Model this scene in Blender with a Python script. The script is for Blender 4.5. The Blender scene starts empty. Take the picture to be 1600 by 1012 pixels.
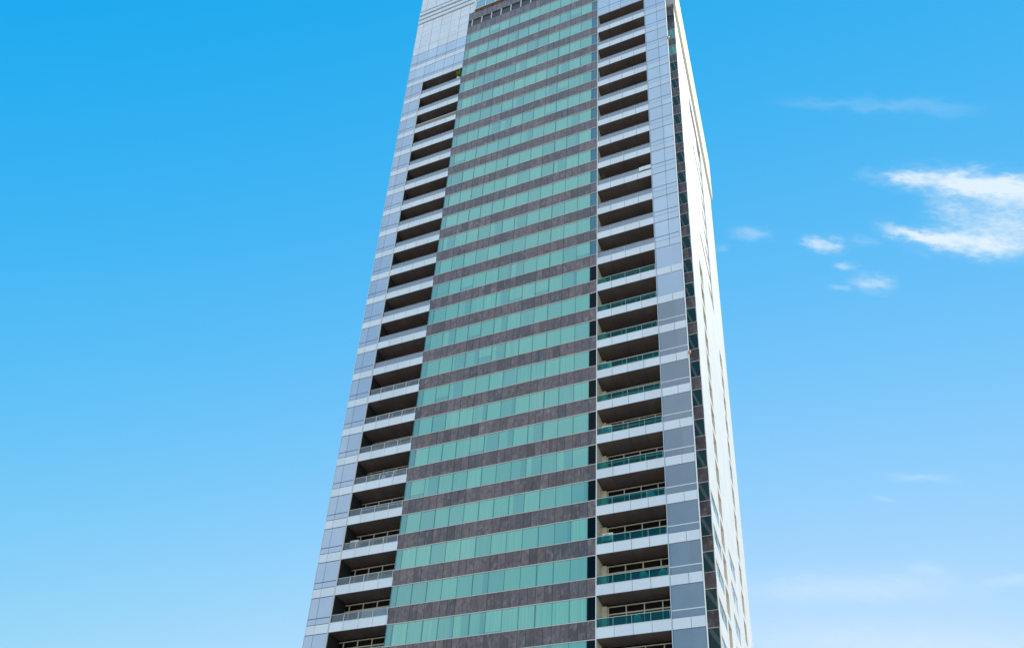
import bpy, math, random
from mathutils import Matrix, Vector
R = math.radians
C = bpy.context.scene.collection
sc = bpy.context.scene

# ------------------------------------------------------------------ camera
cd = bpy.data.cameras.new('camera'); cam = bpy.data.objects.new('camera', cd); C.objects.link(cam)
F = Vector((-0.31215076, 0.83619731, 0.45092789)); RT = Vector((0.94143106, 0.33598652, 0.02864625)); UP = RT.cross(F)
m = Matrix((RT, UP, -F)).transposed().to_4x4(); m.translation = Vector((14.961, -49.449, 1.70))
cam.matrix_world = m
cd.sensor_width = 36; cd.lens = 1231.0 / 1600 * 36
cd.shift_x = -61.06 / 1600; cd.shift_y = 439.5 / 1600
cd.clip_end = 20000
sc.camera = cam

# ------------------------------------------------------------------ light
SUN_EL, SUN_AZ = 50, 60          # azimuth measured from +Y towards +X
EXPO = 0.0
VEIL_FILL = .7  # strength of the added fill cloud behind the camera
sd = bpy.data.lights.new('sun', 'SUN'); sd.energy = 4.0; sd.angle = R(0.53); sd.color = (1, .955, .89)
so = bpy.data.objects.new('sun', sd); C.objects.link(so)
dv = Vector((math.sin(R(SUN_AZ)) * math.cos(R(SUN_EL)), math.cos(R(SUN_AZ)) * math.cos(R(SUN_EL)), math.sin(R(SUN_EL))))
so.rotation_euler = dv.to_track_quat('Z', 'Y').to_euler()
sc.view_settings.view_transform = 'Standard'; sc.view_settings.look = 'None'
sc.view_settings.exposure = EXPO; sc.view_settings.gamma = 1

W = bpy.data.worlds.new('World'); sc.world = W; W.use_nodes = True
wt = W.node_tree; wt.nodes.clear(); wl = wt.links.new


def wn(t, **k):
    n = wt.nodes.new(t)
    for a, b in k.items(): setattr(n, a, b)
    return n


def M_(op, a, b=None, c=None, clamp=False):
    n = wn('ShaderNodeMath', operation=op, use_clamp=clamp)
    for i, v in enumerate((a, b, c)):
        if v is None: continue
        if isinstance(v, (int, float)): n.inputs[i].default_value = v
        else: wl(v, n.inputs[i])
    return n.outputs[0]


sky = wn('ShaderNodeTexSky', sky_type='NISHITA', sun_disc=False, sun_elevation=R(SUN_EL), sun_rotation=R(SUN_AZ),
         altitude=0, air_density=1.15, dust_density=.6, ozone_density=3.2)
# clear-air colour by height and by angle from the sun, with the Nishita sky mixed in
tc = wn('ShaderNodeTexCoord')
vec = tc.outputs['Generated']


def dot(v):
    n = wn('ShaderNodeVectorMath', operation='DOT_PRODUCT'); wl(vec, n.inputs[0]); n.inputs[1].default_value = v
    return n.outputs['Value']


hgt = dot((0, 0, 1)); dxx = dot((1, 0, 0)); dyy = M_('MAXIMUM', dot((0, 1, 0)), .2)
POLY = ((.562, -1.026, .381, -.06, .57, .06), (.868, -.472, .197, -.023, .181, .3), (.905, .137, -.147, -.011, .071, .5))
comb = wn('ShaderNodeCombineColor')
hz = M_('MAXIMUM', hgt, 0.02)
for i, (p0, p1, p2, p3, p4, lo) in enumerate(POLY):
    v = M_('ADD', M_('ADD', M_('MULTIPLY', hz, p1), M_('MULTIPLY', M_('MULTIPLY', hz, hz), p2)), M_('ADD', M_('ADD', M_('MULTIPLY', dxx, p3), M_('MULTIPLY', dyy, p4)), p0))
    v = M_('MINIMUM', M_('MAXIMUM', v, lo), 1.02)
    wl(M_('POWER', v, 2.25), comb.inputs[i])
nsc = wn('ShaderNodeVectorMath', operation='SCALE'); nsc.inputs[3].default_value = .17; wl(sky.outputs[0], nsc.inputs[0])
nmix = wn('ShaderNodeMix', data_type='RGBA'); nmix.inputs[0].default_value = .02
wl(comb.outputs[0], nmix.inputs[6]); wl(nsc.outputs[0], nmix.inputs[7])
# unseen bright cloud added behind the photographer to brighten the front facade
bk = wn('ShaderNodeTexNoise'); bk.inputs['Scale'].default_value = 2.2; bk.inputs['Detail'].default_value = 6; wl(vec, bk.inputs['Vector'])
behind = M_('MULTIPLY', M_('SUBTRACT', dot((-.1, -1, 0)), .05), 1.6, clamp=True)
veil_fill = M_('MULTIPLY', behind, M_('MULTIPLY', M_('SUBTRACT', bk.outputs['Fac'], .38), 5, clamp=True), clamp=True)
vmix = wn('ShaderNodeMix', data_type='RGBA'); wl(M_('MULTIPLY', veil_fill, VEIL_FILL), vmix.inputs[0])
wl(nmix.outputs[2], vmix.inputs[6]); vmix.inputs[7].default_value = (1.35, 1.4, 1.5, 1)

a0, e0 = R(15), R(45)
cc = Vector((math.sin(a0) * math.cos(e0), math.cos(a0) * math.cos(e0), math.sin(e0)))
ee = Vector((math.cos(a0), -math.sin(a0), 0)); nn = ee.cross(cc) * -1 if ee.cross(cc).z < 0 else ee.cross(cc)
dc = dot(cc)
dcs = M_('MAXIMUM', dc, .02)
px = M_('DIVIDE', dot(ee), dcs); py = M_('DIVIDE', dot(nn), dcs)
# ragged edges: the cloud coordinates are pushed about by noise stretched along the wind
cmb = wn('ShaderNodeCombineXYZ')
ca, sa = math.cos(.55), math.sin(.55)
along = M_('SUBTRACT', M_('MULTIPLY', px, ca), M_('MULTIPLY', py, sa))
acr = M_('ADD', M_('MULTIPLY', px, sa), M_('MULTIPLY', py, ca))
wl(M_('MULTIPLY', along, 34), cmb.inputs[0]); wl(M_('MULTIPLY', acr, 90), cmb.inputs[1])
nz = wn('ShaderNodeTexNoise'); nz.inputs['Scale'].default_value = 1; nz.inputs['Detail'].default_value = 7; nz.inputs['Roughness'].default_value = .6
wl(cmb.outputs[0], nz.inputs['Vector'])
ns = wn('ShaderNodeSeparateColor'); wl(nz.outputs['Color'], ns.inputs[0])
qx = M_('ADD', px, M_('MULTIPLY', M_('SUBTRACT', ns.outputs[0], .5), .035))
qy = M_('ADD', py, M_('MULTIPLY', M_('SUBTRACT', ns.outputs[1], .5), .014))
CLOUDS = [(-0.0179,0.1025,0.0180,-0.6377,0.0039,0.60),(0.0434,0.0642,0.0640,-0.5418,0.0085,1.00),(0.0585,0.0449,0.0441,-0.5434,0.0079,0.45),
(0.0742,0.0255,0.0349,-0.5589,0.0089,0.35),(-0.0229,0.0449,0.0303,-0.6837,0.0046,0.85),(0.0244,0.0148,0.0489,-0.5381,0.0089,0.95),
(0.0136,0.0523,0.0234,-0.7416,0.0086,0.40),(0.0587,0.0147,0.0372,-0.5707,0.0097,0.60),(0.0358,-0.0030,0.0154,-0.5974,0.0058,0.35),
(-0.1779,0.1205,0.0200,-0.5484,0.0059,0.28),(-0.1105,0.0767,0.0212,-0.5973,0.0050,0.60),(-0.0948,0.0449,0.0111,-0.5529,0.0025,0.38),
(-0.0738,0.0162,0.0200,-0.6073,0.0063,0.42),(-0.1083,0.0250,0.0114,-0.4828,0.0033,0.25),(-0.0691,0.0611,0.0156,-0.6499,0.0048,0.15),
(-0.0608,0.1995,0.0498,-0.5482,0.0051,0.10),(0.0105,0.1585,0.0520,-0.5546,0.0066,0.12),(-0.0890,-0.2081,0.0322,-0.4230,0.0052,0.22),
(-0.1320,-0.2193,0.0122,-0.4147,0.0039,0.20),(-0.2067,-0.3183,0.1301,-0.2421,0.0180,0.34),(-0.1082,-0.3194,0.0212,-0.4121,0.0081,0.20),
(-0.0280,-0.3569,0.0258,-0.2241,0.0079,0.25),(-0.1669,-0.4084,0.2027,-0.2884,0.0300,0.34),(-0.0447,0.1159,0.0174,-0.7327,0.0055,0.12),
(-0.2131,0.1202,0.0060,-0.6181,0.0028,0.15)]
acc = faint = None
for (x, y, L, an, t, s_) in CLOUDS:
    dx = M_('SUBTRACT', qx, x); dy = M_('SUBTRACT', qy, y)
    u = M_('DIVIDE', M_('ADD', M_('MULTIPLY', dx, math.cos(an)), M_('MULTIPLY', dy, math.sin(an))), L)
    v = M_('DIVIDE', M_('SUBTRACT', M_('MULTIPLY', dy, math.cos(an)), M_('MULTIPLY', dx, math.sin(an))), t * (1.1 if s_ > .33 else .85))
    r2 = M_('ADD', M_('POWER', M_('ABSOLUTE', u), 3), M_('MULTIPLY', v, v))
    k = M_('MULTIPLY', M_('EXPONENT', M_('MULTIPLY', r2, -1.0)), s_)
    if s_ > .34: acc = k if acc is None else M_('ADD', acc, k)
    else: faint = k if faint is None else M_('ADD', faint, k)
ahead = M_('GREATER_THAN', dc, .05)
nf = wn('ShaderNodeTexNoise'); nf.inputs['Scale'].default_value = 2.6; nf.inputs['Detail'].default_value = 9; nf.inputs['Roughness'].default_value = .62
wl(cmb.outputs[0], nf.inputs['Vector'])
fine = M_('ADD', M_('MULTIPLY', M_('SUBTRACT', nf.outputs['Fac'], .5), 2.6), M_('ADD', M_('MULTIPLY', ns.outputs[2], 1.3), .10))
fine = M_('ADD', M_('MULTIPLY', fine, M_('SUBTRACT', 1.25, acc, clamp=True)), M_('MULTIPLY', acc, .72))
soft = M_('ADD', M_('MULTIPLY', ns.outputs[2], .9), .45)
mask = M_('MINIMUM', M_('MULTIPLY', M_('ADD', M_('MULTIPLY', acc, fine), M_('MULTIPLY', faint, soft)), ahead), .93, clamp=True)
mix = wn('ShaderNodeMix', data_type='RGBA')
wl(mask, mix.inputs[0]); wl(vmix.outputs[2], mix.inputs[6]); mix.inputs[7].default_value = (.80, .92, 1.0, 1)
bg = wn('ShaderNodeBackground'); wo = wn('ShaderNodeOutputWorld')
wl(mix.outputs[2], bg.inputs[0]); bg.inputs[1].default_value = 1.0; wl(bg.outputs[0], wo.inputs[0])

# ------------------------------------------------------------------ materials
MATS = {}


class Mat:
    def __init__(s, name):
        s.m = bpy.data.materials.new(name); s.m.use_nodes = True; s.t = s.m.node_tree
        s.t.nodes.clear(); s.out = s.n('ShaderNodeOutputMaterial'); MATS[name] = s.m
        s.pos = s.n('ShaderNodeNewGeometry').outputs['Position']
        sp = s.n('ShaderNodeSeparateXYZ'); s.l(s.pos, sp.inputs[0]); s.x, s.y, s.z = sp.outputs

    def n(s, t, **k):
        n = s.t.nodes.new(t)
        for a, b in k.items(): setattr(n, a, b)
        return n

    def l(s, a, b): s.t.links.new(a, b)

    def M(s, op, a, b=None, c=None, clamp=False):
        n = s.n('ShaderNodeMath', operation=op, use_clamp=clamp)
        for i, v in enumerate((a, b, c)):
            if v is None: continue
            if isinstance(v, (int, float)): n.inputs[i].default_value = v
            else: s.l(v, n.inputs[i])
        return n.outputs[0]

    def vec(s, x, y, z):
        n = s.n('ShaderNodeCombineXYZ')
        for i, v in enumerate((x, y, z)):
            if isinstance(v, (int, float)): n.inputs[i].default_value = v
            else: s.l(v, n.inputs[i])
        return n.outputs[0]

    def noise(s, scale, detail=4, rough=.55, vec=None):
        n = s.n('ShaderNodeTexNoise'); n.inputs['Scale'].default_value = scale; n.inputs['Detail'].default_value = detail
        n.inputs['Roughness'].default_value = rough; s.l(vec or s.pos, n.inputs['Vector'])
        return n.outputs['Fac']

    def rnd(s, v):
        n = s.n('ShaderNodeTexWhiteNoise', noise_dimensions='3D'); s.l(v, n.inputs['Vector']); return n.outputs['Value']

    def mix(s, f, a, b):
        n = s.n('ShaderNodeMix', data_type='RGBA')
        for i, v in ((0, f), (6, a), (7, b)):
            if isinstance(v, (int, float)): n.inputs[i].default_value = v
            elif isinstance(v, tuple): n.inputs[i].default_value = (*v, 1)
            else: s.l(v, n.inputs[i])
        return n.outputs[2]

    def mr(s, v, a, b, c, d):
        n = s.n('ShaderNodeMapRange'); s.l(v, n.inputs[0])
        for i, q in enumerate((a, b, c, d)): n.inputs[i + 1].default_value = q
        return n.outputs[0]

    def bsdf(s, col, rough=.5, spec=.5, metal=0, coat=0, bump=None, bs=.1, bd=.02, **k):
        b = s.n('ShaderNodeBsdfPrincipled')
        for nm, v in (('Base Color', col), ('Roughness', rough), ('Specular IOR Level', spec), ('Metallic', metal), ('Coat Weight', coat), *k.items()):
            if isinstance(v, (int, float)): b.inputs[nm].default_value = v
            elif isinstance(v, tuple): b.inputs[nm].default_value = (*v, 1) if len(v) == 3 else v
            else: s.l(v, b.inputs[nm])
        b.inputs['Coat Roughness'].default_value = .03
        if bump is not None:
            bn = s.n('ShaderNodeBump'); bn.inputs['Strength'].default_value = bs; bn.inputs['Distance'].default_value = bd
            s.l(bump, bn.inputs['Height']); s.l(bn.outputs[0], b.inputs['Normal'])
        s.l(b.outputs[0], s.out.inputs[0]); return b


FH = 3.5; Z0 = 105.65


def panel_cell(a, mod=1.385, offx=0.0):
    """one number per cladding panel"""
    cx = a.M('FLOOR', a.M('DIVIDE', a.M('ADD', a.x, 40 + offx), mod)); cz = a.M('FLOOR', a.M('DIVIDE', a.M('SUBTRACT', Z0 + 35, a.z), FH * .25))
    return a.rnd(a.vec(cx, 0, cz))


a = Mat('white_aluminium')
r = panel_cell(a); d = a.noise(.9, 5); st = a.noise(1.0, 4, .6, a.vec(a.M('MULTIPLY', a.x, 5), a.M('MULTIPLY', a.y, 5), a.M('MULTIPLY', a.z, .5)))
c = a.mix(r, (.77, .755, .765), (.85, .83, .835)); c = a.mix(a.mr(st, .5, .8, 0, .07), c, (.55, .55, .56))
a.bsdf(c, a.mr(d, .3, .7, .22, .38), .5, bump=a.noise(.55, 1), bs=.12, bd=.03)

a = Mat('joint_grey'); a.bsdf((.30, .32, .36), .7)
a = Mat('dark_gap'); a.bsdf((.10, .11, .13), .7)
a = Mat('cream_paint'); n = a.noise(2.5, 5)
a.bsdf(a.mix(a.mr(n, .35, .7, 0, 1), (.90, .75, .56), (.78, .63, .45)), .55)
a = Mat('cream_trim'); a.bsdf((.62, .55, .50), .45)
a = Mat('gold_trim_and_shade'); a.bsdf((.74, .62, .44), .45)  # gold frames; also the painted shade of the side window soffits
a = Mat('white_trim'); a.bsdf((.84, .82, .78), .45)

a = Mat('purple_slate')
tx = a.M('FLOOR', a.M('DIVIDE', a.M('ADD', a.x, .70), .681)); tz = a.M('FLOOR', a.M('DIVIDE', a.M('SUBTRACT', Z0, a.z), FH))
r1 = a.rnd(a.vec(tx, 1, tz)); r2 = a.rnd(a.vec(a.M('FLOOR', a.M('DIVIDE', tx, 2)), 5, tz)); r3 = a.rnd(a.vec(tx, 9, tz))
vx = a.vec(a.M('ADD', a.M('MULTIPLY', a.x, 1.0), a.M('MULTIPLY', r1, 50)), a.y, a.M('ADD', a.M('MULTIPLY', a.z, .55), a.M('MULTIPLY', r3, 31)))
n1 = a.noise(1.7, 8, .72, vx); n2 = a.noise(3.2, 7, .75, vx); n3 = a.noise(.25, 3)
c = a.mix(r1, (.075, .046, .040), (.215, .138, .120)); c = a.mix(a.mr(r2, .80, .88, 0, .7), c, (.060, .052, .060))
c = a.mix(a.mr(r3, .8, .95, 0, .55), c, (.20, .135, .125))
c = a.mix(a.mr(n1, .50, .66, 0, .75), c, (.34, .26, .24)); c = a.mix(a.mr(n2, .47, .62, 0, .8), c, (.040, .027, .025))
c = a.mix(a.mr(n3, .4, .7, 0, .35), c, (.15, .10, .11))
a.bsdf(c, a.mr(n1, .3, .7, .30, .5), .5, coat=.35, bump=n2, bs=.35, bd=.02)


def curtain_glass(name, base_a, base_b, dark, coat):
    a = Mat(name)
    px_ = a.M('FLOOR', a.M('DIVIDE', a.M('ADD', a.x, .70 + 1.362 * 40), 1.362)); pz = a.M('FLOOR', a.M('DIVIDE', a.M('SUBTRACT', Z0, a.z), FH))
    lz = a.M('SUBTRACT', a.M('DIVIDE', a.M('SUBTRACT', Z0, a.z), FH), pz)        # 0 at the head of the window
    r1 = a.rnd(a.vec(px_, 2, pz)); r2 = a.rnd(a.vec(px_, 7, pz)); rg = a.rnd(a.vec(a.M('FLOOR', a.M('DIVIDE', px_, 3)), 3, pz))
    c = a.mix(a.mr(rg, 0, 1, 0, 1), base_a, base_b)
    c = a.mix(a.mr(r1, .55, .95, 0, .4), c, dark)
    fold = a.noise(1, 3, .6, a.vec(a.M('MULTIPLY', a.x, 9), 0, a.M('ADD', a.M('MULTIPLY', a.z, .06), a.M('MULTIPLY', pz, 3.3))))
    c = a.mix(a.M('MULTIPLY', a.mr(fold, .42, .72, 0, .45), a.mr(rg, .35, .6, .15, 1)), c, dark)
    # some blinds stop short of the sill: the dim room shows below them
    stop = a.M('ADD', .30, a.M('MULTIPLY', r1, .5))
    low = a.M('MULTIPLY', a.M('GREATER_THAN', lz, stop), a.M('GREATER_THAN', r2, .86))
    c = a.mix(a.M('MULTIPLY', low, .6), c, dark)
    # a curtain drawn part of the way across
    fx = a.M('FRACT', a.M('DIVIDE', a.M('ADD', a.x, .70 + 1.362 * 40), 1.362))
    side = a.M('MULTIPLY', a.M('GREATER_THAN', fx, a.mr(r1, 0, 1, .1, .8)), a.M('LESS_THAN', r2, .16))
    c = a.mix(a.M('MULTIPLY', side, .55), c, dark)
    b_ = a.bsdf(c, .5, .3, coat=coat, bump=a.noise(.6, 2), bs=.16, bd=.06); b_.inputs['Coat IOR'].default_value = 1.75


curtain_glass('teal_glass', (.165, .475, .385), (.23, .575, .43), (.08, .30, .31), .8)
curtain_glass('darker_teal_glass', (.10, .34, .32), (.13, .38, .34), (.07, .27, .28), .8)  # darker teal of the narrow pane at the left end


def mirror(name, col, metal, rough=.06, bs=.05, base2=None, sc_=.35, spec=.6):
    a = Mat(name)
    r = a.rnd(a.vec(a.M('FLOOR', a.M('DIVIDE', a.M('ADD', a.x, 40), 1.385)), 4, a.M('FLOOR', a.M('DIVIDE', a.M('SUBTRACT', Z0, a.z), FH))))
    c = a.mix(r, col, base2 or tuple(v * .88 for v in col))
    c = a.mix(a.mr(a.noise(.8, 4), .45, .75, 0, .35), c, tuple(v * .78 for v in col))
    a.bsdf(c, rough, spec, metal=metal, bump=a.noise(sc_, 1), bs=bs, bd=.05)


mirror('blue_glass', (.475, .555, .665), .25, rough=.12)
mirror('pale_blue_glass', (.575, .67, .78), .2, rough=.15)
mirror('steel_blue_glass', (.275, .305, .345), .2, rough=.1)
mirror('teal_dark_glass', (.03, .17, .24), .1, rough=.03)
mirror('black_glass', (.002, .004, .006), 0, rough=.05, spec=.12)
mirror('green_dark_glass', (.012, .055, .06), 0, rough=.02)
mirror('door_glass', (.012, .007, .006), 0, rough=.12)
mirror('louvre_grey', (.05, .047, .044), 0, rough=.5)

for nm, tint, f0 in (('rail_glass_teal', (.05, .42, .44), .10), ('rail_glass_grey', (.50, .57, .61), .22), ('rail_glass_cloudy', (.52, .58, .68), .55), ('rail_glass_cyan', (.35, .68, .85), .55)):
    a = Mat(nm)
    tr = a.n('ShaderNodeBsdfTransparent'); tr.inputs[0].default_value = (*[v ** .42 for v in tint], 1)
    gl = a.n('ShaderNodeBsdfPrincipled'); gl.inputs['Base Color'].default_value = (*[v * .8 for v in tint], 1); gl.inputs['Roughness'].default_value = .05
    gl.inputs['Specular IOR Level'].default_value = .8
    mx = a.n('ShaderNodeMixShader'); lw = a.n('ShaderNodeLayerWeight'); lw.inputs[0].default_value = .5
    a.l(a.M('ADD', a.M('MULTIPLY', a.M('POWER', lw.outputs['Facing'], 3), .6), f0, clamp=True), mx.inputs[0]); a.l(tr.outputs[0], mx.inputs[1]); a.l(gl.outputs[0], mx.inputs[2])
    a.l(mx.outputs[0], a.out.inputs[0])

a = Mat('brown_soffit')
n = a.noise(.5, 5); n2 = a.noise(5, 4, .6, a.vec(a.M('MULTIPLY', a.x, 3.5), a.M('MULTIPLY', a.y, .25), a.z))
rr = a.rnd(a.vec(a.M('FLOOR', a.M('DIVIDE', a.M('ADD', a.x, 40), 1.385)), 1, a.M('FLOOR', a.M('DIVIDE', a.z, FH))))
c = a.mix(a.mr(n, .35, .65, 0, 1), (.108, .075, .064), (.152, .116, .10)); c = a.mix(a.mr(n2, .5, .75, 0, .3), c, (.07, .05, .045)); c = a.mix(a.M('MULTIPLY', rr, .3), c, (.09, .075, .07))
a.bsdf(c, .55, .3)
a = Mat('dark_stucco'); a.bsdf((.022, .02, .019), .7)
a = Mat('dark_interior'); a.bsdf((.05, .04, .036), .8)

a = Mat('white_render')
n = a.noise(.35, 6, .6); s_ = a.noise(1, 6, .62, a.vec(a.x, a.M('MULTIPLY', a.y, 2.2), a.M('MULTIPLY', a.z, .09)))
c = a.mix(a.mr(n, .35, .7, 0, 1), (.71, .675, .635), (.63, .60, .57)); c = a.mix(a.mr(s_, .52, .76, 0, .35), c, (.62, .57, .50))
seam = a.M('LESS_THAN', a.M('FRACT', a.M('DIVIDE', a.M('SUBTRACT', Z0 + 70, a.z), FH)), .012)
c = a.mix(a.M('MULTIPLY', seam, .5), c, (.35, .32, .28))
a.bsdf(c, .6, .3, bump=a.noise(3, 4), bs=.15, bd=.02)
a = Mat('cream_render'); n = a.noise(.8, 5)
a.bsdf(a.mix(a.mr(n, .35, .7, 0, 1), (.95, .84, .64), (.88, .76, .55)), .7)
a = Mat('pale_render'); n = a.noise(.8, 5)
a.bsdf(a.mix(a.mr(n, .35, .7, 0, 1), (.84, .80, .74), (.76, .71, .64)), .7)
a = Mat('side_glass')
cy = a.M('FLOOR', a.M('DIVIDE', a.y, .62)); cz = a.M('FLOOR', a.M('DIVIDE', a.z, .58)); r = a.rnd(a.vec(1, cy, cz)); w = a.noise(1.6, 3)
c = a.mix(a.mr(r, .5, .62, 0, 1), (.27, .45, .44), (.03, .10, .12)); c = a.mix(a.mr(w, .5, .62, 0, .7), c, (.50, .62, .62))  # dark squares are reflections painted into the glass colour
a.bsdf(c, .25, .5, coat=.6)
a = Mat('side_glass_blue'); w = a.noise(.9, 4, .5, a.vec(a.x, a.y, a.M('MULTIPLY', a.z, .4)))
a.bsdf(a.mix(a.mr(w, .45, .62, 0, 1), (.60, .66, .72), (.16, .23, .32)), .25, .5, coat=.6)
a = Mat('orange_plastic'); a.bsdf((.85, .25, .05), .35)
a = Mat('steel'); a.bsdf((.45, .44, .42), .35, metal=.7)
a = Mat('bronze_sill'); a.bsdf((.30, .17, .08), .5)
a = Mat('leaf'); n = a.noise(9, 3); a.bsdf(a.mix(n, (.12, .24, .012), (.34, .42, .03)), .5)
a = Mat('dark_leaf'); n = a.noise(9, 3); a.bsdf(a.mix(n, (.03, .075, .01), (.08, .14, .02)), .5)
a = Mat('stem'); a.bsdf((.10, .06, .035), .8)
a = Mat('white_pot'); a.bsdf((.85, .83, .80), .4)
a = Mat('white_cabinet'); a.bsdf((.80, .83, .88), .4)
a = Mat('pale_rattan'); n = a.noise(30, 3); a.bsdf(a.mix(n, (.70, .68, .62), (.50, .47, .42)), .7, bump=n, bs=.5)
a = Mat('grey_metal'); a.bsdf((.25, .26, .27), .4, metal=.5)
a = Mat('sand_ground')
n = a.noise(.02, 8, .6); n2 = a.noise(1.3, 6, .65)
a.bsdf(a.mix(a.mr(n2, .35, .7, 0, .4), a.mix(a.mr(n, .35, .65, 0, 1), (.50, .45, .38), (.40, .37, .33)), (.30, .28, .25)), .85, bump=n2, bs=.3, bd=.05)
a = Mat('paving')
br = a.n('ShaderNodeTexBrick'); br.inputs['Scale'].default_value = 1; br.inputs['Brick Width'].default_value = .6; br.inputs['Row Height'].default_value = .6
br.inputs['Mortar Size'].default_value = .008; br.inputs['Color1'].default_value = (.50, .46, .41, 1); br.inputs['Color2'].default_value = (.44, .41, .37, 1); br.inputs['Mortar'].default_value = (.2, .19, .17, 1)
a.l(a.pos, br.inputs['Vector']); a.bsdf(br.outputs[0], .7)

# ------------------------------------------------------------------ mesh builder


class MB:
    def __init__(s): s.v = []; s.f = []; s.mi = []; s.mats = []

    def mat(s, name):
        if name not in s.mats: s.mats.append(name)
        return s.mats.index(name)

    def box(s, x0, x1, y0, y1, z0, z1, m, skip=''):
        i = len(s.v); k = s.mat(m)
        s.v += [(x0, y0, z0), (x1, y0, z0), (x1, y1, z0), (x0, y1, z0), (x0, y0, z1), (x1, y0, z1), (x1, y1, z1), (x0, y1, z1)]
        for nm, q in (('b', (3, 2, 1, 0)), ('t', (4, 5, 6, 7)), ('f', (0, 1, 5, 4)), ('r', (1, 2, 6, 5)), ('k', (2, 3, 7, 6)), ('l', (3, 0, 4, 7))):
            if nm in skip: continue
            s.f.append(tuple(i + j for j in q)); s.mi.append(k)
        return s

    def prism(s, pts, z0, z1, m):
        """vertical prism over a plan polygon (counter-clockwise)"""
        i = len(s.v); n = len(pts); k = s.mat(m)
        s.v += [(x, y, z0) for x, y in pts] + [(x, y, z1) for x, y in pts]
        s.f.append(tuple(i + j for j in reversed(range(n)))); s.f.append(tuple(i + n + j for j in range(n))); s.mi += [k, k]
        for j in range(n):
            q = (j + 1) % n; s.f.append((i + j, i + q, i + n + q, i + n + j)); s.mi.append(k)
        return s

    def lathe(s, prof, cx, cy, m, n=16):
        i = len(s.v); k = s.mat(m)
        for r, z in prof:
            for j in range(n):
                t = 2 * math.pi * j / n; s.v.append((cx + r * math.cos(t), cy + r * math.sin(t), z))
        for a in range(len(prof) - 1):
            for j in range(n):
                q = (j + 1) % n; s.f.append((i + a * n + j, i + a * n + q, i + (a + 1) * n + q, i + (a + 1) * n + j)); s.mi.append(k)
        s.f.append(tuple(i + j for j in reversed(range(n)))); s.mi.append(k)
        b = i + (len(prof) - 1) * n; s.f.append(tuple(b + j for j in range(n))); s.mi.append(k)
        return s

    def build(s, name, parent=None, loc=(0, 0, 0), bevel=0):
        me = bpy.data.meshes.new(name); me.from_pydata(s.v, [], s.f)
        for m in s.mats: me.materials.append(MATS[m])
        me.polygons.foreach_set('material_index', s.mi); me.update()
        o = bpy.data.objects.new(name, me); C.objects.link(o); o.location = loc
        if parent: o.parent = parent
        return o


def thing(name, label, cat, loc=(0, 0, 0), group=None):
    o = bpy.data.objects.new(name, None); C.objects.link(o); o.location = loc
    o['label'] = label; o['category'] = cat
    if group: o['group'] = group
    return o


def copy_part(o, parent, loc=None):
    c = o.copy(); C.objects.link(c); c.parent = parent
    if loc is not None: c.location = loc
    for g in list(o.children):
        d = g.copy(); C.objects.link(d); d.parent = c
    return c


# ------------------------------------------------------------------ setting
g = MB(); g.box(-4000, 4000, -4000, 4000, -2, 0, 'sand_ground'); o = g.build('ground'); o['kind'] = 'structure'
g = MB(); g.box(-60, 45, -70, 60, .004, .12, 'paving'); o = g.build('pavement'); o['kind'] = 'structure'

# ------------------------------------------------------------------ the tower
XL0, XL1, XL2 = -25.482, -23.163, -17.625
XR0, XR1, XR2 = 0.0, 5.54, 7.92
SET = 7.80; XW = 7.878; YB = 36.63; BD = 1.75           # setback of the rear body, its side wall, its back, balcony depth
PITCH = 1.362
tower = thing('apartment_tower', 'tall apartment tower banded in teal glass and dark slate with white balconies', 'apartment tower')


def zk(k): return Z0 - FH * k


def at(k): return (0, 0, zk(k))


K0, K1 = 0, 25          # regular floors
FLOORS = list(range(K0, K1))
JL = [XL2, -19.01, -20.39, -21.78, XL1]
JR = [0, 1.385, 2.77, 4.155, XR1]

# --- the core behind the facade (closes the volume, carries the floors)
core = MB()
core.box(XL0 + .02, XL1 - .12, .12, 30, 0, zk(-6.4), 'dark_interior')
core.box(XL1 - .12, XL2 + .1, BD + .12, 30, 0, zk(-6.4), 'dark_interior')
core.box(XL2 + .1, -.1, .14, 30, 0, zk(-3.46), 'dark_interior')
core.box(-.1, XR1 + .12, BD + .12, 30, 0, zk(-6.4), 'dark_interior')
core.box(XL2 + .1, -.1, 6, 30, zk(-3.46), zk(-6.4), 'white_render')
core.build('core', tower)

# --- ribbon window of the teal bay: glass, mullions, head and sill trims
edges = [-.70 - PITCH * i for i in range(13)] + [XL2]


def ribbon(kind):
    b = MB()
    for i in range(13):
        b.box(edges[i + 1] + .012, edges[i] - .012, .035, .07, -1.93, -.03, 'teal_glass' if i < 12 else 'darker_teal_glass')
    b.box(-.68, -.03, .05, .08, -1.93, -.03, 'teal_dark_glass' if kind == 0 else 'black_glass')
    return b


def ribbon_frame(k):
    f = MB(); rng = random.Random(k)
    f.box(XL2, -.022, -.012, .10, -.03, .035, 'cream_trim'); f.box(XL2, -.022, -.012, .10, -1.99, -1.93, 'cream_trim')
    for i in range(13):
        w = .012 if i not in (3, 7, 10) else .030
        if rng.random() < .25: w += .015
        f.box(edges[i] - w, edges[i] + w, .01, .06, -1.93, -.03, 'mullion')
    f.box(XL2 + .0, XL2 + .04, 0, .1, -1.93, -.03, 'mullion')
    return f


a = Mat('mullion'); a.bsdf((.08, .23, .22), .4)
proto = {}
for kind in (0, 1): proto[kind] = ribbon(kind).build('ribbon_window', tower)
fprot = [ribbon_frame(k).build('window_frame', None) for k in range(5)]
used = set()
for k in [-2, -1] + FLOORS:
    kind = 0 if k < 12 else 1
    src = proto[kind]
    if kind in used: w = src.copy(); C.objects.link(w)
    else: w = src; used.add(kind)
    w.location = at(k)
    fp = fprot[(k * 7) % 5]
    if fp.parent is None: fp.parent = w
    else: fr = fp.copy(); C.objects.link(fr); fr.parent = w

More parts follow.
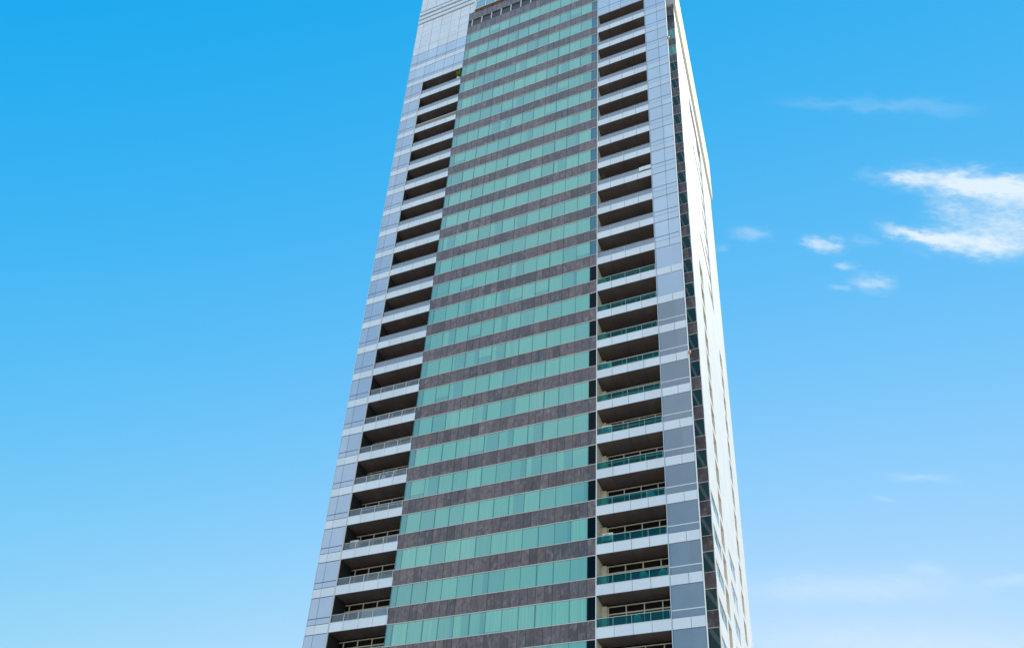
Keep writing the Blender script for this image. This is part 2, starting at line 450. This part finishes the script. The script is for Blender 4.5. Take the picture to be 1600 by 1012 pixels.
# --- slate band under each ribbon window: every tile laid with a joint
def slate(z0, z1, xa=XL2, xb=0.0):
    b = MB(); b.box(xa, xb, .05, .10, z0, z1, 'dark_gap')
    i = 0; x = -.012
    es = [0.0] + [-.70 + .681 * j for j in range(0, -26, -1)]
    es = [e for e in es if xa < e <= xb] + [xa]
    for j in range(len(es) - 1):
        x1, x0 = es[j], es[j + 1]
        rj = random.Random(j * 13 + int(z0 * 7)); g_ = .020 if rj.random() < .6 else .006
        b.box(x0 + g_, x1 - g_, rj.uniform(.008, .02), .05, z0 + .01, z1 - .01, 'purple_slate')
    return b


sp = slate(-3.465, -1.99).build('slate_band', tower, at(-2))
for k in [-1] + FLOORS: copy_part(sp, tower, at(k))

# --- plant-room floor above: louvred openings between slate courses
b = MB()
b.box(XL2, -.02, .12, .2, zk(-2.52), zk(-2.93), 'louvre_grey')
vent = b.build('louvre_window', tower)
f = MB()
for i in range(13):
    f.box(edges[i] - .07, edges[i] + .07, -.01, .11, zk(-2.52), zk(-2.93), 'cream_trim')
f.build('window_frame', vent)
slate(-3.5 * .52 + 0.03, -.035).build('slate_band', tower, (0, 0, zk(-2.52)))
slate(-1.99, -.01).build('slate_band', tower, (0, 0, zk(-2.93) + 1.99))

# --- roof terrace behind a white frame with a cyan glass rail
t = MB()
t.box(-16.8, 0, -.16, .3, zk(-3.455), zk(-3.50), 'bronze_sill'); t.box(-16.8, 0, .3, 6, zk(-3.47), zk(-3.50), 'white_aluminium')
tr_ = t.build('terrace', tower)
rg = MB(); rg.box(-16.78, 0, -.06, -.03, zk(-3.56), zk(-4.02), 'rail_glass_cyan'); rg.box(-16.8, 0, -.11, .02, zk(-4.02), zk(-4.07), 'white_trim'); rg.box(-16.8, 0, -.10, .01, zk(-3.50), zk(-3.56), 'white_trim')
for i in range(13):
    x = -16.7 + i * 1.385; rg.box(x - .05, x + .05, -.14, 0.04, zk(-3.50), zk(-4.07), 'white_trim')
rg.box(-16.98, -16.79, -.15, .3, zk(-3.46), zk(-6.4), 'white_trim')
rg.build('railing', tr_)
tw = MB(); tw.box(-16.8, 0, 5.6, 5.8, zk(-3.5), zk(-6.2), 'door_glass')
for i in range(13):
    x = -16.8 + i * 1.385; tw.box(x - .05, x + .05, 5.5, 5.62, zk(-3.5), zk(-6.2), 'white_trim')
for kk in (-4.3, -5.1): tw.box(-16.8, 0, 5.5, 5.61, zk(kk) - .05, zk(kk) + .05, 'white_trim')
tw.build('window', tr_)
br_ = MB()
for i in range(9):      # sloping steel braces of the terrace canopy
    x = -16.3 + i * 1.9
    n0 = len(br_.v); kq = br_.mat('white_trim')
    for (xx, yy, zz) in ((x, .9, zk(-3.6)), (x + 1.3, .9, zk(-6.2))):
        for dx, dy in ((-.07, -.07), (.07, -.07), (.07, .07), (-.07, .07)): br_.v.append((xx + dx, yy + dy, zz))
    for q in range(4):
        p = (q + 1) % 4; br_.f.append((n0 + q, n0 + p, n0 + 4 + p, n0 + 4 + q)); br_.mi.append(kq)
br_.build('brace', tr_)

# --- crown of white panels over the left bay
cp = MB()
XC = -16.80
cols_low = [XL0, -24.63] + JL[::-1]
cols_low = [XL0, -24.63, XL1, -21.78, -20.39, -19.01, XL2]
rows = [-2.0, -2.43, -2.90, -3.44]
rnd_ = random.Random(4)


def panels(b, xs, ks, y=0.0, m='white_aluminium', gap=.045):
    for i in range(len(xs) - 1):
        for j in range(len(ks) - 1):
            dy = rnd_.uniform(0, .008)
            b.box(xs[i] + gap * .5, xs[i + 1] - gap * .5, y + dy, y + .06, zk(ks[j]) + gap * .5, zk(ks[j + 1]) - gap * .5, m)
    b.box(xs[0], xs[-1], y + .06, y + .12, zk(ks[0]), zk(ks[-1]), 'joint_grey')


panels(cp, cols_low, rows)
colsh = [XL0, -24.63, XL1, -21.78, -20.39, -19.01, XL2, XC]
panels(cp, colsh, [-3.44, -3.84, -4.08])
for i, kk in enumerate((-4.12, -4.40, -4.70)):          # three projecting ribs
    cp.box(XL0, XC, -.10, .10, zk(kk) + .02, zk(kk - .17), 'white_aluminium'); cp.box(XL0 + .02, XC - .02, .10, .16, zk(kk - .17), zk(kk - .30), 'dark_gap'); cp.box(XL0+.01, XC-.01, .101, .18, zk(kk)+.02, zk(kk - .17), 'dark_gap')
cp.box(XL0, XC, .05, .12, zk(-4.08), zk(-4.12) + .02, 'dark_gap')
panels(cp, colsh, [-5.0, -5.45, -5.9, -6.4])
cp.box(XC - .3, XC - .002, .16, 6, zk(-3.46), zk(-6.4), 'white_trim')
cp.build('crown_cladding', tower)


# --- glazed cladding of the corners, one piece per floor
def corner(xs, g1, g2, fascia, single=False, light=False):
    """glass panes above, a white fascia of panels below; returns (glass, frame, fascia) builders"""
    gl = MB(); fr = MB(); fa = MB()
    if single:
        gl.box(xs[0] + .03, xs[-1] - .03, .02, .06, -2.60, -.02, g1)
    else:
        for i in range(len(xs) - 1):
            gl.box(xs[i] + .018, xs[i + 1] - .018, .02, .06, -1.96, -.04, g1)
            gl.box(xs[i] + .018, xs[i + 1] - .018, .02, .06, -2.56, -2.05, g2)
    ln = 'white_trim' if light else 'blue_joint'
    fr.box(xs[0], xs[-1], .06, .10, -2.60, 0, 'blue_joint')
    fr.box(xs[0], xs[-1], -.004 if light else .03, .05, -2.05 if not light else -2.03, -1.96, ln) if (light or not single) else None
    for i in range(1, len(xs) - 1):
        if not single: fr.box(xs[i] - .018, xs[i] + .018, .03, .06, -2.6, 0, 'blue_joint')
    for i in range(len(xs) - 1):
        fa.box(xs[i] + .015, xs[i + 1] - .015, 0.0, .05, -3.47, -2.63, fascia)
    fa.box(xs[0], xs[-1], .05, .10, -3.5, -2.60, 'dark_gap')
    return gl, fr, fa


a = Mat('blue_joint'); a.bsdf((.10, .13, .20), .4)
a = Mat('pale_joint'); a.bsdf((.5, .54, .6), .4)
a = Mat('bluish_aluminium'); r = panel_cell(a); a.bsdf(a.mix(r, (.56, .62, .72), (.64, .70, .79)), .25, .5)


def corner_set(xs, ks, **kw):
    gl, fr, fa = corner(xs, **kw)
    for i, k in enumerate(ks):
        if i == 0:
            G = gl.build('corner_window', tower, at(k)); FR = fr.build('window_frame', G); FA = fa.build('fascia', tower, at(k))
        else:
            G2 = G.copy(); C.objects.link(G2); G2.location = at(k)
            f2 = FR.copy(); C.objects.link(f2); f2.parent = G2
            A2 = FA.copy(); C.objects.link(A2); A2.location = at(k)


corner_set([XL0, -24.63, XL1 - .10], FLOORS, g1='blue_glass', g2='blue_glass', fascia='white_aluminium')
corner_set([XL0, -24.63, XL1, -21.78, -20.39, -19.01, XL2], [-2, -1], g1='pale_blue_glass', g2='blue_glass', fascia='white_aluminium')
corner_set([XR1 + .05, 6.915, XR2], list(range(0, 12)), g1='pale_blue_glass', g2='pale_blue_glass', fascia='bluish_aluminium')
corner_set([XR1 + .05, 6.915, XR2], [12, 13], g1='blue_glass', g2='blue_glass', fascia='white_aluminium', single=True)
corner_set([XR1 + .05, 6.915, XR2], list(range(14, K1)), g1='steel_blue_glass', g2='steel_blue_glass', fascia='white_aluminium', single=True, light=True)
corner_set([.05, 1.385, 2.77, 4.155, XR1, 6.915, XR2], [-5, -4, -3, -2, -1], g1='pale_blue_glass', g2='pale_blue_glass', fascia='bluish_aluminium')


# --- balconies
def balcony(x0, x1, joints, side, kind, k=0):
    """z = 0 is the head of the opening; the slab below carries the white fascia"""
    b = MB(); xs = sorted(joints)
    for i in range(len(xs) - 1):
        b.box(xs[i] + (.015 if i else 0), xs[i + 1] - .015, 0.0, .05, -3.48, -2.62, 'white_aluminium')
    b.box(x0, x1, .05, .12, -3.5, -2.60, 'dark_gap')
    b.box(x0, x1, -.008, .13, -3.502, -3.475, 'brown_soffit'); b.box(x0, x1, -.01, .14, -2.60, -2.575, 'white_trim')
    b.box(x0, x1, .12, BD, -3.5, -2.85, 'brown_soffit')
    for x in xs[1:-1]: b.box(x - .012, x + .012, .12, BD, -3.508, -3.499, 'dark_interior')
    # reveals of the opening and the rear wall
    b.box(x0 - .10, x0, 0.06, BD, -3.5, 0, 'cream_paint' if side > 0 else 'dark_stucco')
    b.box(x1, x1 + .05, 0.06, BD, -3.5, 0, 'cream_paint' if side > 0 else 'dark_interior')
    return b


def balcony_door(x0, x1, kind):
    """glazed screen at the back of the balcony"""
    d = MB(); d.box(x0, x1, BD + .02, BD + .06, -2.85, 0, 'door_glass')
    f = MB(); xs = [x0 + .42 + 1.385 * i for i in range(5) if x0 + .42 + 1.385 * i < x1]
    if kind: f.box(x0, x0 + .36, BD - .25, BD + .02, -2.85, -.16, 'cream_paint')
    xa = x0 + (.36 if kind else 0); f.box(xa, x1, BD - .06, BD + .02, -.22, -.15, 'gold_trim_and_shade'); f.box(xa, x1, BD - .06, BD + .02, -.86, -.76, 'gold_trim_and_shade')
    for x in xs: f.box(x - .04, x + .04, BD - .055, BD + .025, -2.85, -.22, 'gold_trim_and_shade')
    return d, f


def railing(x0, x1, kind):
    r = MB(); gm = {'teal': 'rail_glass_teal', 'grey': 'rail_glass_grey', 'cloudy': 'rail_glass_cloudy'}[kind]
    xs = [x0 + .03] + [x0 + 1.385 * i - (.15 if x0 < -5 else .15) for i in range(1, 5)] + [x1 - .03]
    xs = [x for x in xs if x0 < x < x1]
    for i in range(len(xs) - 1): r.box(xs[i] + .012, xs[i + 1] - .012, .07, .085, -2.57, -1.87, gm)
    p = MB(); top = 'steel' if kind != 'teal' else 'cream_trim'
    p.box(x0 + .01, x1 - .01, .05, .11, -1.88, -1.84, 'cream_trim' if kind == 'grey' else top)
    for x in xs[1:-1]:
        w = .03 if kind == 'grey' else .012
        p.box(x - w, x + w, .055, .105, -2.575, -1.88, 'cream_trim' if kind == 'grey' else 'pale_joint')
    return r, p


def slatted(x0, x1):
    r = MB(); r.box(x0 + .02, x1 - .02, .04, .12, -1.90, -1.80, 'cream_trim'); r.box(x0 + .02, x1 - .02, .05, .11, -2.50, -2.44, 'cream_trim')
    n = 40
    for i in range(n + 1):
        x = x0 + .1 + (x1 - x0 - .2) * i / n; r.box(x - .022, x + .022, .06, .10, -2.575, -1.90, 'cream_trim')
    return r


cache = {}
for side, (x0, x1, J) in ((-1, (XL1, XL2, JL)), (1, (XR0, XR1, JR))):
    x0_ = x0 + (.02 if side < 0 else .05); x1_ = x1 - .02
    for k in FLOORS:
        if ('b', side) not in cache:
            B = balcony(x0_, x1_, J, side, 0).build('balcony', tower, at(k)); cache[('b', side)] = B
        else:
            B = cache[('b', side)].copy(); C.objects.link(B); B.location = at(k)
        B['place'] = k
        kd = ('door', side)
        if kd not in cache:
            d, f = balcony_door(x0_, x1_, side > 0); D = d.build('balcony_door', B); F_ = f.build('door_frame', B); cache[kd] = (D, F_)
        else:
            for q in cache[kd]: c_ = q.copy(); C.objects.link(c_); c_.parent = B
        if side < 0 and k == 2:
            slatted(x0_, x1_).build('railing', B)
        else:
            kind = ('teal' if k >= 12 else 'cloudy') if side > 0 else ('grey' if k >= 14 else 'cloudy')
            if (side, kind) not in cache:
                g1, p1 = railing(x0_, x1_, kind); cache[(side, kind)] = (g1.build('railing', B), p1.build('handrail', B))
            else:
                for q in cache[(side, kind)]: c_ = q.copy(); C.objects.link(c_); c_.parent = B
for o in C.objects:
    if 'place' in o: del o['place']

# soffit over the topmost balconies, and the posts that frame the bays
for x0, x1 in ((XL1 + .02, XL2 - .02), (XR0 + .05, XR1 - .02)):
    tp = MB(); tp.box(x0, x1, .11, BD, .002, .25, 'brown_soffit'); tp.build('soffit', tower, at(0))
q = MB(); q.box(XL1 - .10, XL1 + .02, -.02, .10, 0, zk(0), 'cream_trim'); q.build('corner_post', tower)
q = MB(); q.box(-.022, .05, -.02, .12, 0, zk(-6.4), 'white_trim'); q.build('corner_post', tower)
q = MB(); q.box(XR1 - .02, XR1 + .05, -.012, .12, 0, zk(0), 'pale_joint'); q.build('corner_post', tower)
q = MB(); q.box(XR2, XR2 + .07, -.02, .14, 0, zk(-5.6), 'white_trim'); q.build('corner_post', tower)
q = MB(); q.box(XL0 - .03, XL0, -.01, .6, 0, zk(-6.4), 'white_trim'); q.build('corner_post', tower)

# --- splayed return wall from the right fin back to the set-back body (mirrored in the strip windows)
rw = MB()
pa, pb = (7.90, .14), (6.80, SET)
off = .12


def seg(b, z0, z1, m, d=0.0):
    b.prism([(pa[0] - off - d, pa[1]), (pa[0] - d, pa[1]), (pb[0] - d, pb[1]), (pb[0] - off - d, pb[1])], z0, z1, m)


for k in range(-5, K1):
    seg(rw, zk(k + .80), zk(k) - .02, 'green_dark_glass', .03)
    seg(rw, zk(k + 1) - .02, zk(k + .80), 'white_aluminium')
rw.build('return_wall', tower)

# --- set-back strip of slate and dark glass
XS0, XS1 = 6.3, XW - .02
for kind, ks in ((0, [-2, -1]), (1, [0] + list(range(1, K1)))):
    for i, k in enumerate(ks):
        if i == 0:
            b = MB(); b.box(XS0, XS1 - .03, SET + .03, SET + .08, -1.93, -.03, 'teal_glass' if kind == 0 else 'green_dark_glass')
            W_ = b.build('strip_window', tower, at(k))
            f = MB(); f.box(XS0, XS1, SET - .015, SET + .09, -.035, .035, 'cream_trim'); f.box(XS0, XS1, SET - .015, SET + .09, -1.99, -1.93, 'cream_trim'); f.box(XS1 - .03, XS1, SET, SET + .09, -1.93, -.035, 'cream_trim')
            FW = f.build('window_frame', W_)
        else:
            w2 = W_.copy(); C.objects.link(w2); w2.location = at(k); f2 = FW.copy(); C.objects.link(f2); f2.parent = w2
b = MB(); b.box(XS0, XS1, SET + .01, SET + .08, -3.465, -1.99, 'purple_slate'); S_ = b.build('slate_band', tower, at(-2))
for k in [-1] + FLOORS: copy_part(S_, tower, at(k))
b = MB(); b.box(XS0, XS1, SET + .06, SET + .12, zk(-2.52), zk(-2.93), 'louvre_grey'); b.box(XS0, XS1, SET, SET + .1, zk(-2.0) + .035, zk(-2.52), 'purple_slate'); b.box(XS0, XS1, SET, SET + .1, zk(-2.93), zk(-3.5), 'purple_slate')
b.build('slate_band', tower)

# --- white side wall
WY = [SET + .14, 13.75, 16.10, 17.2, 26.1, 28.4, 30.6, YB]
wall = MB(); TH = .8
xi, xo = XW - TH, XW
KB = 30.2


def wbox(y0, y1, ka, kb, xo_=xo, m='white_render'): wall.box(xi, xo_, y0, y1, zk(kb), zk(ka), m)


KT = -3.5
wbox(WY[0], WY[1], KT, KB if False else 18)
for k in range(18, K1):      # low ribbon windows near the front corner
    wbox(WY[0], 8.5, k, k + 1); wbox(12.9, WY[1], k, k + 1); wbox(8.5, 12.9, k + .52, k + 1); wbox(8.5, 12.9, k, k + .08)
wbox(WY[1], WY[2], KT, 8)
for k in range(8, K1): wbox(WY[1], WY[2], k + .80, k + 1)
wbox(WY[2], WY[3], KT, K1)
wbox(WY[3], WY[4], KT, -2.4)
wbox(WY[3], WY[4], 7.0, 18)
for k in range(18, K1):
    wbox(WY[3], 19.0, k, k + 1); wbox(23.5, WY[4], k, k + 1); wbox(19.0, 23.5, k + .62, k + 1); wbox(19.0, 23.5, k, k + .08)
wbox(WY[4], WY[5], KT, K1)
wbox(WY[5], WY[6], KT, 8)
for k in range(8, K1): wbox(WY[5], WY[6], k + .80, k + 1)
wbox(WY[6], WY[7], KT, K1)
wall.box(xi, xo, SET + .14, YB, 0, zk(K1), 'white_render')
wall.box(xi - .5, xi - .1, SET + .16, YB - .6, 0, zk(-3.5), 'dark_interior')
wall.box(XL0 + 2, xi, YB - .5, YB - .02, 0, zk(-3.5), 'white_render')
wall.build('side_wall', tower)

# windows of the side wall
def side_window(y0, y1, z0, z1, glass, recess, jamb='cream_render'):
    g_ = MB(); g_.box(XW - recess - .03, XW - recess, y0, y1, z0, z1, glass)
    f_ = MB(); f_.box(XW - recess + .002, XW - .004, y1 - .03, y1 + .0, z0, z1, jamb)
    f_.box(XW - recess + .002, XW - .004, y0, y0 + .03, z0, z1, jamb)
    f_.box(XW - recess + .002, XW - .004, y0 + .03, y1 - .03, z1 - .02, z1 - .002, 'gold_trim_and_shade')  # soffit shade put into the colour: darker than the jambs
    f_.box(XW - recess + .002, XW - recess + .05, (y0 + y1) / 2 - .04, (y0 + y1) / 2 + .04, z0, z1 - .02, 'cream_trim')
    return g_, f_


def side_set(y0, y1, dz0, dz1, ks, glass, recess, jamb='cream_render'):
    g_, f_ = side_window(y0, y1, dz0, dz1, glass, recess, jamb)
    for i, k in enumerate(ks):
        if i == 0: G = g_.build('side_window', tower, at(k)); Fq = f_.build('window_frame', G)
        else:
            w2 = G.copy(); C.objects.link(w2); w2.location = at(k); f2 = Fq.copy(); C.objects.link(f2); f2.parent = w2


side_set(WY[1], WY[2], -2.80, 0, range(8, K1), 'door_glass', .85)
side_set(WY[5], WY[6], -2.80, 0, range(8, K1), 'door_glass', .85)
side_set(8.5, 12.9, -1.82, -.28, range(18, K1), 'side_glass', .07, 'white_trim')
side_set(19.0, 23.5, -2.17, -.28, range(18, K1), 'side_glass_blue', .07, 'white_trim')

# recessed loggias of the upper floors
def loggia(y_open):
    b = MB(); x1 = XW - .14; x0 = XW - .30; ya, yb = WY[3], WY[4]
    b.box(x0, x1, ya, yb, -3.5, -1.55, 'pale_render'); b.box(x0, x1, ya, y_open, -1.55, 0, 'pale_render')
    b.box(XW - .78, x0, ya, yb, -3.5, -3.25, 'cream_render'); b.box(XW - .79, XW - .7, y_open, yb, -3.25, 0, 'cream_render')
    return b


short = None
for k in range(-2, 7):
    if k in (0, 5): loggia(17.9).build('loggia', tower, at(k))
    elif short is None: short = loggia(23.2).build('loggia', tower, at(k))
    else: c_ = short.copy(); C.objects.link(c_); c_.location = at(k)

# --- white roof crown over the side wall
cr = MB()
cr.box(6.2, 8.19, SET - .25, YB + .35, zk(-3.52), zk(-5.98), 'white_render')
cr.box(6.3, 8.19, SET - .25, YB + .35, zk(-5.98), zk(-6.05), 'white_trim')
cr.box(XW + .02, 8.19, SET - .2, YB + .3, zk(-3.47), zk(-3.515), 'cream_render')
cr.box(XR2 - 1.6, XR2, .14, SET - .25, zk(-5.5), zk(-5.6), 'white_render')
cr.build('roof_crown', tower)
b = MB(); b.box(XL0 + .3, XR1, .6, YB - .5, zk(-6.4), zk(-6.45), 'white_render'); b.build('roof', tower)

# --- podium below the regular floors
b = MB(); b.box(XL0 - .0, XR2, -.05, 6, 0, zk(K1) - .01, 'white_aluminium'); b.build('podium', tower)

# --- obstruction lamps on the right fin
for i, k in enumerate((2.74, 15.85)):
    if i == 0:
        b = MB(); b.box(XR2 + .03, XR2 + .12, -.12, -.02, -.03, .03, 'steel'); b.lathe([(.07, -.14), (.12, -.10), (.13, 0), (.10, .10), (.04, .15)], XR2 + .14, -.12, 'orange_plastic')
        L1 = b.build('warning_lamp', tower, at(k))
    else: c_ = L1.copy(); C.objects.link(c_); c_.location = at(k)


# ------------------------------------------------------------------ things standing on the balconies
def shrub(name, label, x, y, z, h, w, seed, mat, ph=.45, group=None):
    t = thing(name, label, 'potted plant', (x, y, z), group)
    b = MB(); b.lathe([(.15, 0), (.25, ph - .03), (.28, ph), (.23, ph), (.22, ph - .05)], 0, 0, 'white_pot'); b.build('pot', t)
    s = MB(); s.lathe([(.03, ph - .1), (.02, ph + (h - ph) * .6)], 0, 0, 'stem', 8); s.build('stem', t)
    rng = random.Random(seed); f = MB(); kq = f.mat(mat)
    for _ in range(700):
        u = rng.uniform(-1, 1); th = rng.uniform(0, 6.28); rr = rng.random() ** .45
        lump = .7 + .3 * math.sin(3 * th + seed) * math.cos(4 * u)
        cx = w * rr * lump * math.sqrt(1 - u * u) * math.cos(th); cy = w * rr * lump * math.sqrt(1 - u * u) * math.sin(th); cz = ph + (h - ph) * (.5 + .5 * u * rr) + rng.uniform(-.05, .05)
        L = rng.uniform(.05, .12); d = Vector((rng.uniform(-1, 1), rng.uniform(-1, 1), rng.uniform(-.6, 1))).normalized(); e = d.orthogonal().normalized() * L * .35; p = Vector((cx, cy, cz))
        i = len(f.v); f.v += [tuple(p - d * L), tuple(p + e), tuple(p + d * L), tuple(p - e)]; f.f.append((i, i + 1, i + 2, i + 3)); f.mi.append(kq)
    f.build('foliage', t)
    return t


FLR = -2.85
shrub('potted_plant', 'yellow green bush in a white pot at the end of the topmost left balcony', -18.12, .30, zk(0) + FLR, 2.85, .50, 1, 'leaf', ph=1.22)
shrub('potted_plant', 'dark green bush in the left corner of an upper right balcony', .48, .42, zk(8) + FLR, 2.1, .45, 3, 'dark_leaf')
shrub('potted_plant', 'small dark plant at the left end of an upper left balcony', -22.85, .35, zk(6) + FLR, 1.4, .26, 5, 'dark_leaf')


def chair(x, y, z, rot, label, group):
    t = thing('balcony_chair', label, 'chair', (x, y, z), group); t.rotation_euler = (0, 0, rot)
    s = MB(); s.lathe([(.25, .38), (.30, .40), (.30, .46), (.26, .48)], 0, 0, 'pale_rattan', 18); s.build('seat', t)
    b = MB(); kq = b.mat('pale_rattan'); n = 14
    for r_ in (.31, .27):
        for j in range(n + 1):
            th = math.pi * (-.15 + 1.3 * j / n); hh = .62 + .42 * math.sin(math.pi * j / n) ** 1.5
            b.v.append((r_ * math.cos(th), r_ * math.sin(th), .44)); b.v.append((r_ * 1.12 * math.cos(th), r_ * 1.12 * math.sin(th), hh))
    o_ = 2 * (n + 1)
    for j in range(n):
        b.f += [(2 * j, 2 * j + 2, 2 * j + 3, 2 * j + 1), (o_ + 2 * j + 1, o_ + 2 * j + 3, o_ + 2 * j + 2, o_ + 2 * j), (2 * j + 1, 2 * j + 3, o_ + 2 * j + 3, o_ + 2 * j + 1)]; b.mi += [kq] * 3
    b.build('backrest', t)
    for dx in (-.2, .2):
        for dy in (-.2, .2):
            l = MB(); l.lathe([(.018, 0), (.022, .39)], dx, dy, 'grey_metal', 8); l.build('leg', t)
    return t


CG = 'rattan chairs behind the lower right balcony glass'
chair(3.55, .60, zk(21) + FLR, 2.9, 'rounded rattan chair nearer the middle of the lowest but one right balcony', CG)
chair(4.95, .62, zk(21) + FLR, 3.5, 'rounded rattan chair at the right end of the lowest but one right balcony', CG)
chair(3.0, .60, zk(22) + FLR, 3.2, 'pale rattan chair on the lowest full right balcony', CG)
chair(4.3, .62, zk(19) + FLR, 3.0, 'pale rattan chair high behind teal balcony glass', CG)

t = thing('storage_cabinet', 'low white cabinet behind the rail of the lowest full left balcony', 'cabinet', (-19.2, .50, zk(21) + FLR))
b = MB(); b.box(-1.05, 1.30, -.28, .22, .06, 1.05, 'white_cabinet'); b.build('body', t)
b = MB(); b.box(-1.08, 1.33, -.31, .25, 1.05, 1.09, 'white_cabinet'); b.build('top', t)
for x in (-1.03, .13): 
    b = MB(); b.box(x, x + 1.12, -.30, -.28, .09, 1.02, 'white_cabinet'); b.build('door', t)

# a few more belongings
t = thing('clothes_rack', 'metal rack with small pale towels behind the left rail, well below mid height', 'clothes rack', (-20.4, .55, zk(17) + FLR))
b = MB()
for x in (-1.5, 1.5):
    b.lathe([(.015, 0), (.015, 1.25)], x, -.2, 'grey_metal', 6); b.lathe([(.015, 0), (.015, 1.25)], x, .2, 'grey_metal', 6)
    b.box(x - .015, x + .015, -.2, .2, 1.24, 1.27, 'grey_metal')
for y in (-.2, 0, .2): b.box(-1.5, 1.5, y - .01, y + .01, 1.26, 1.28, 'grey_metal')
b.build('frame', t)
rng = random.Random(9)
for nm_, col in (('cloth_pink', (.75, .42, .42)), ('cloth_white', (.82, .82, .80)), ('cloth_blue', (.25, .38, .60))):
    a = Mat(nm_); a.bsdf(col, .9)
x = -1.4
while x < 1.3:
    w = rng.uniform(.22, .5); b = MB(); cm = rng.choice(['cloth_white', 'cloth_white', 'cloth_pink', 'cloth_blue']); y = rng.choice((-.2, 0, .2)); d = rng.uniform(.3, .7)
    b.box(x, x + w, y - .025, y - .013, 1.285 - d, 1.285, cm); b.box(x, x + w, y + .013, y + .025, 1.285 - d * .8, 1.285, cm); b.box(x, x + w, y - .013, y + .013, 1.283, 1.295, cm)
    b.build('towel', t); x += w + rng.uniform(.05, .3)
t = thing('long_table', 'long white table behind the left rail, one floor under the towel rack', 'table', (-20.2, .62, zk(18) + FLR))
b = MB(); b.box(-1.9, 1.9, -.3, .3, .92, .97, 'white_cabinet'); b.build('tabletop', t)
for x in (-1.8, 1.8):
    for y in (-.25, .25): b = MB(); b.box(x - .03, x + .03, y - .03, y + .03, 0, .92, 'white_cabinet'); b.build('leg', t)
t = thing('storage_box', 'blue lidded box tucked at the left end of a middle right balcony', 'box', (.32, .34, zk(11) + FLR))
a = Mat('blue_plastic'); a.bsdf((.03, .16, .42), .4)
b = MB(); b.prism([(-.22, -.18), (.22, -.18), (.22, .18), (-.22, .18)], 0, 1.15, 'blue_plastic'); b.build('body', t)
b = MB(); b.box(-.25, .25, -.21, .21, 1.15, 1.2, 'blue_plastic'); b.build('lid', t)
b = MB()
for i in range(5): b.box(4.45 + .24 * i, 4.45 + .24 * (i + 1) - .0, -.035 - .012 * (i % 2), -.014, -.52 + .02 * (i % 3), .02, 'cloth_white')
b.box(4.45, 5.65 - .0, -.02, .16, .02, .035, 'cloth_white')
o = b.build('blanket', None, (-.15, .02, zk(8) - 1.84)); o['label'] = 'white blanket hung over the right end of an upper right balcony rail'; o['category'] = 'blanket'
AG = 'air conditioner units on the balcony floors'
first = None
for x, k, lab in ((.75, 17, 'cream air conditioner unit at the left end of a lower right balcony'), (.75, 15, 'cream air conditioner unit two floors above the other cream unit'), (.8, 20, 'cream air conditioner unit in the corner one floor above the two rattan chairs'), (-22.4, 19, 'pale air conditioner unit at the left end of a lower left balcony')):
    t = thing('air_conditioner', lab, 'air conditioner', (x, .62, zk(k) + FLR), AG)
    if first is None:
        b = MB(); b.box(-.42, .42, -.17, .17, .75, 1.45, 'cream_paint'); c1 = b.build('casing', t)
        b = MB(); b.lathe([(.26, -.006), (.24, .01)], 0, 0, 'grey_metal', 20); c2 = b.build('fan_grille', t, (-.1, -.178, 1.1)); c2.rotation_euler = (R(90), 0, 0)
        b = MB(); b.box(-.4, -.36, -.15, .15, 0, .75, 'grey_metal'); b.box(.36, .4, -.15, .15, 0, .75, 'grey_metal'); c3 = b.build('stand', t); first = (c1, c2, c3)
    else:
        for q in first: c_ = q.copy(); C.objects.link(c_); c_.parent = t
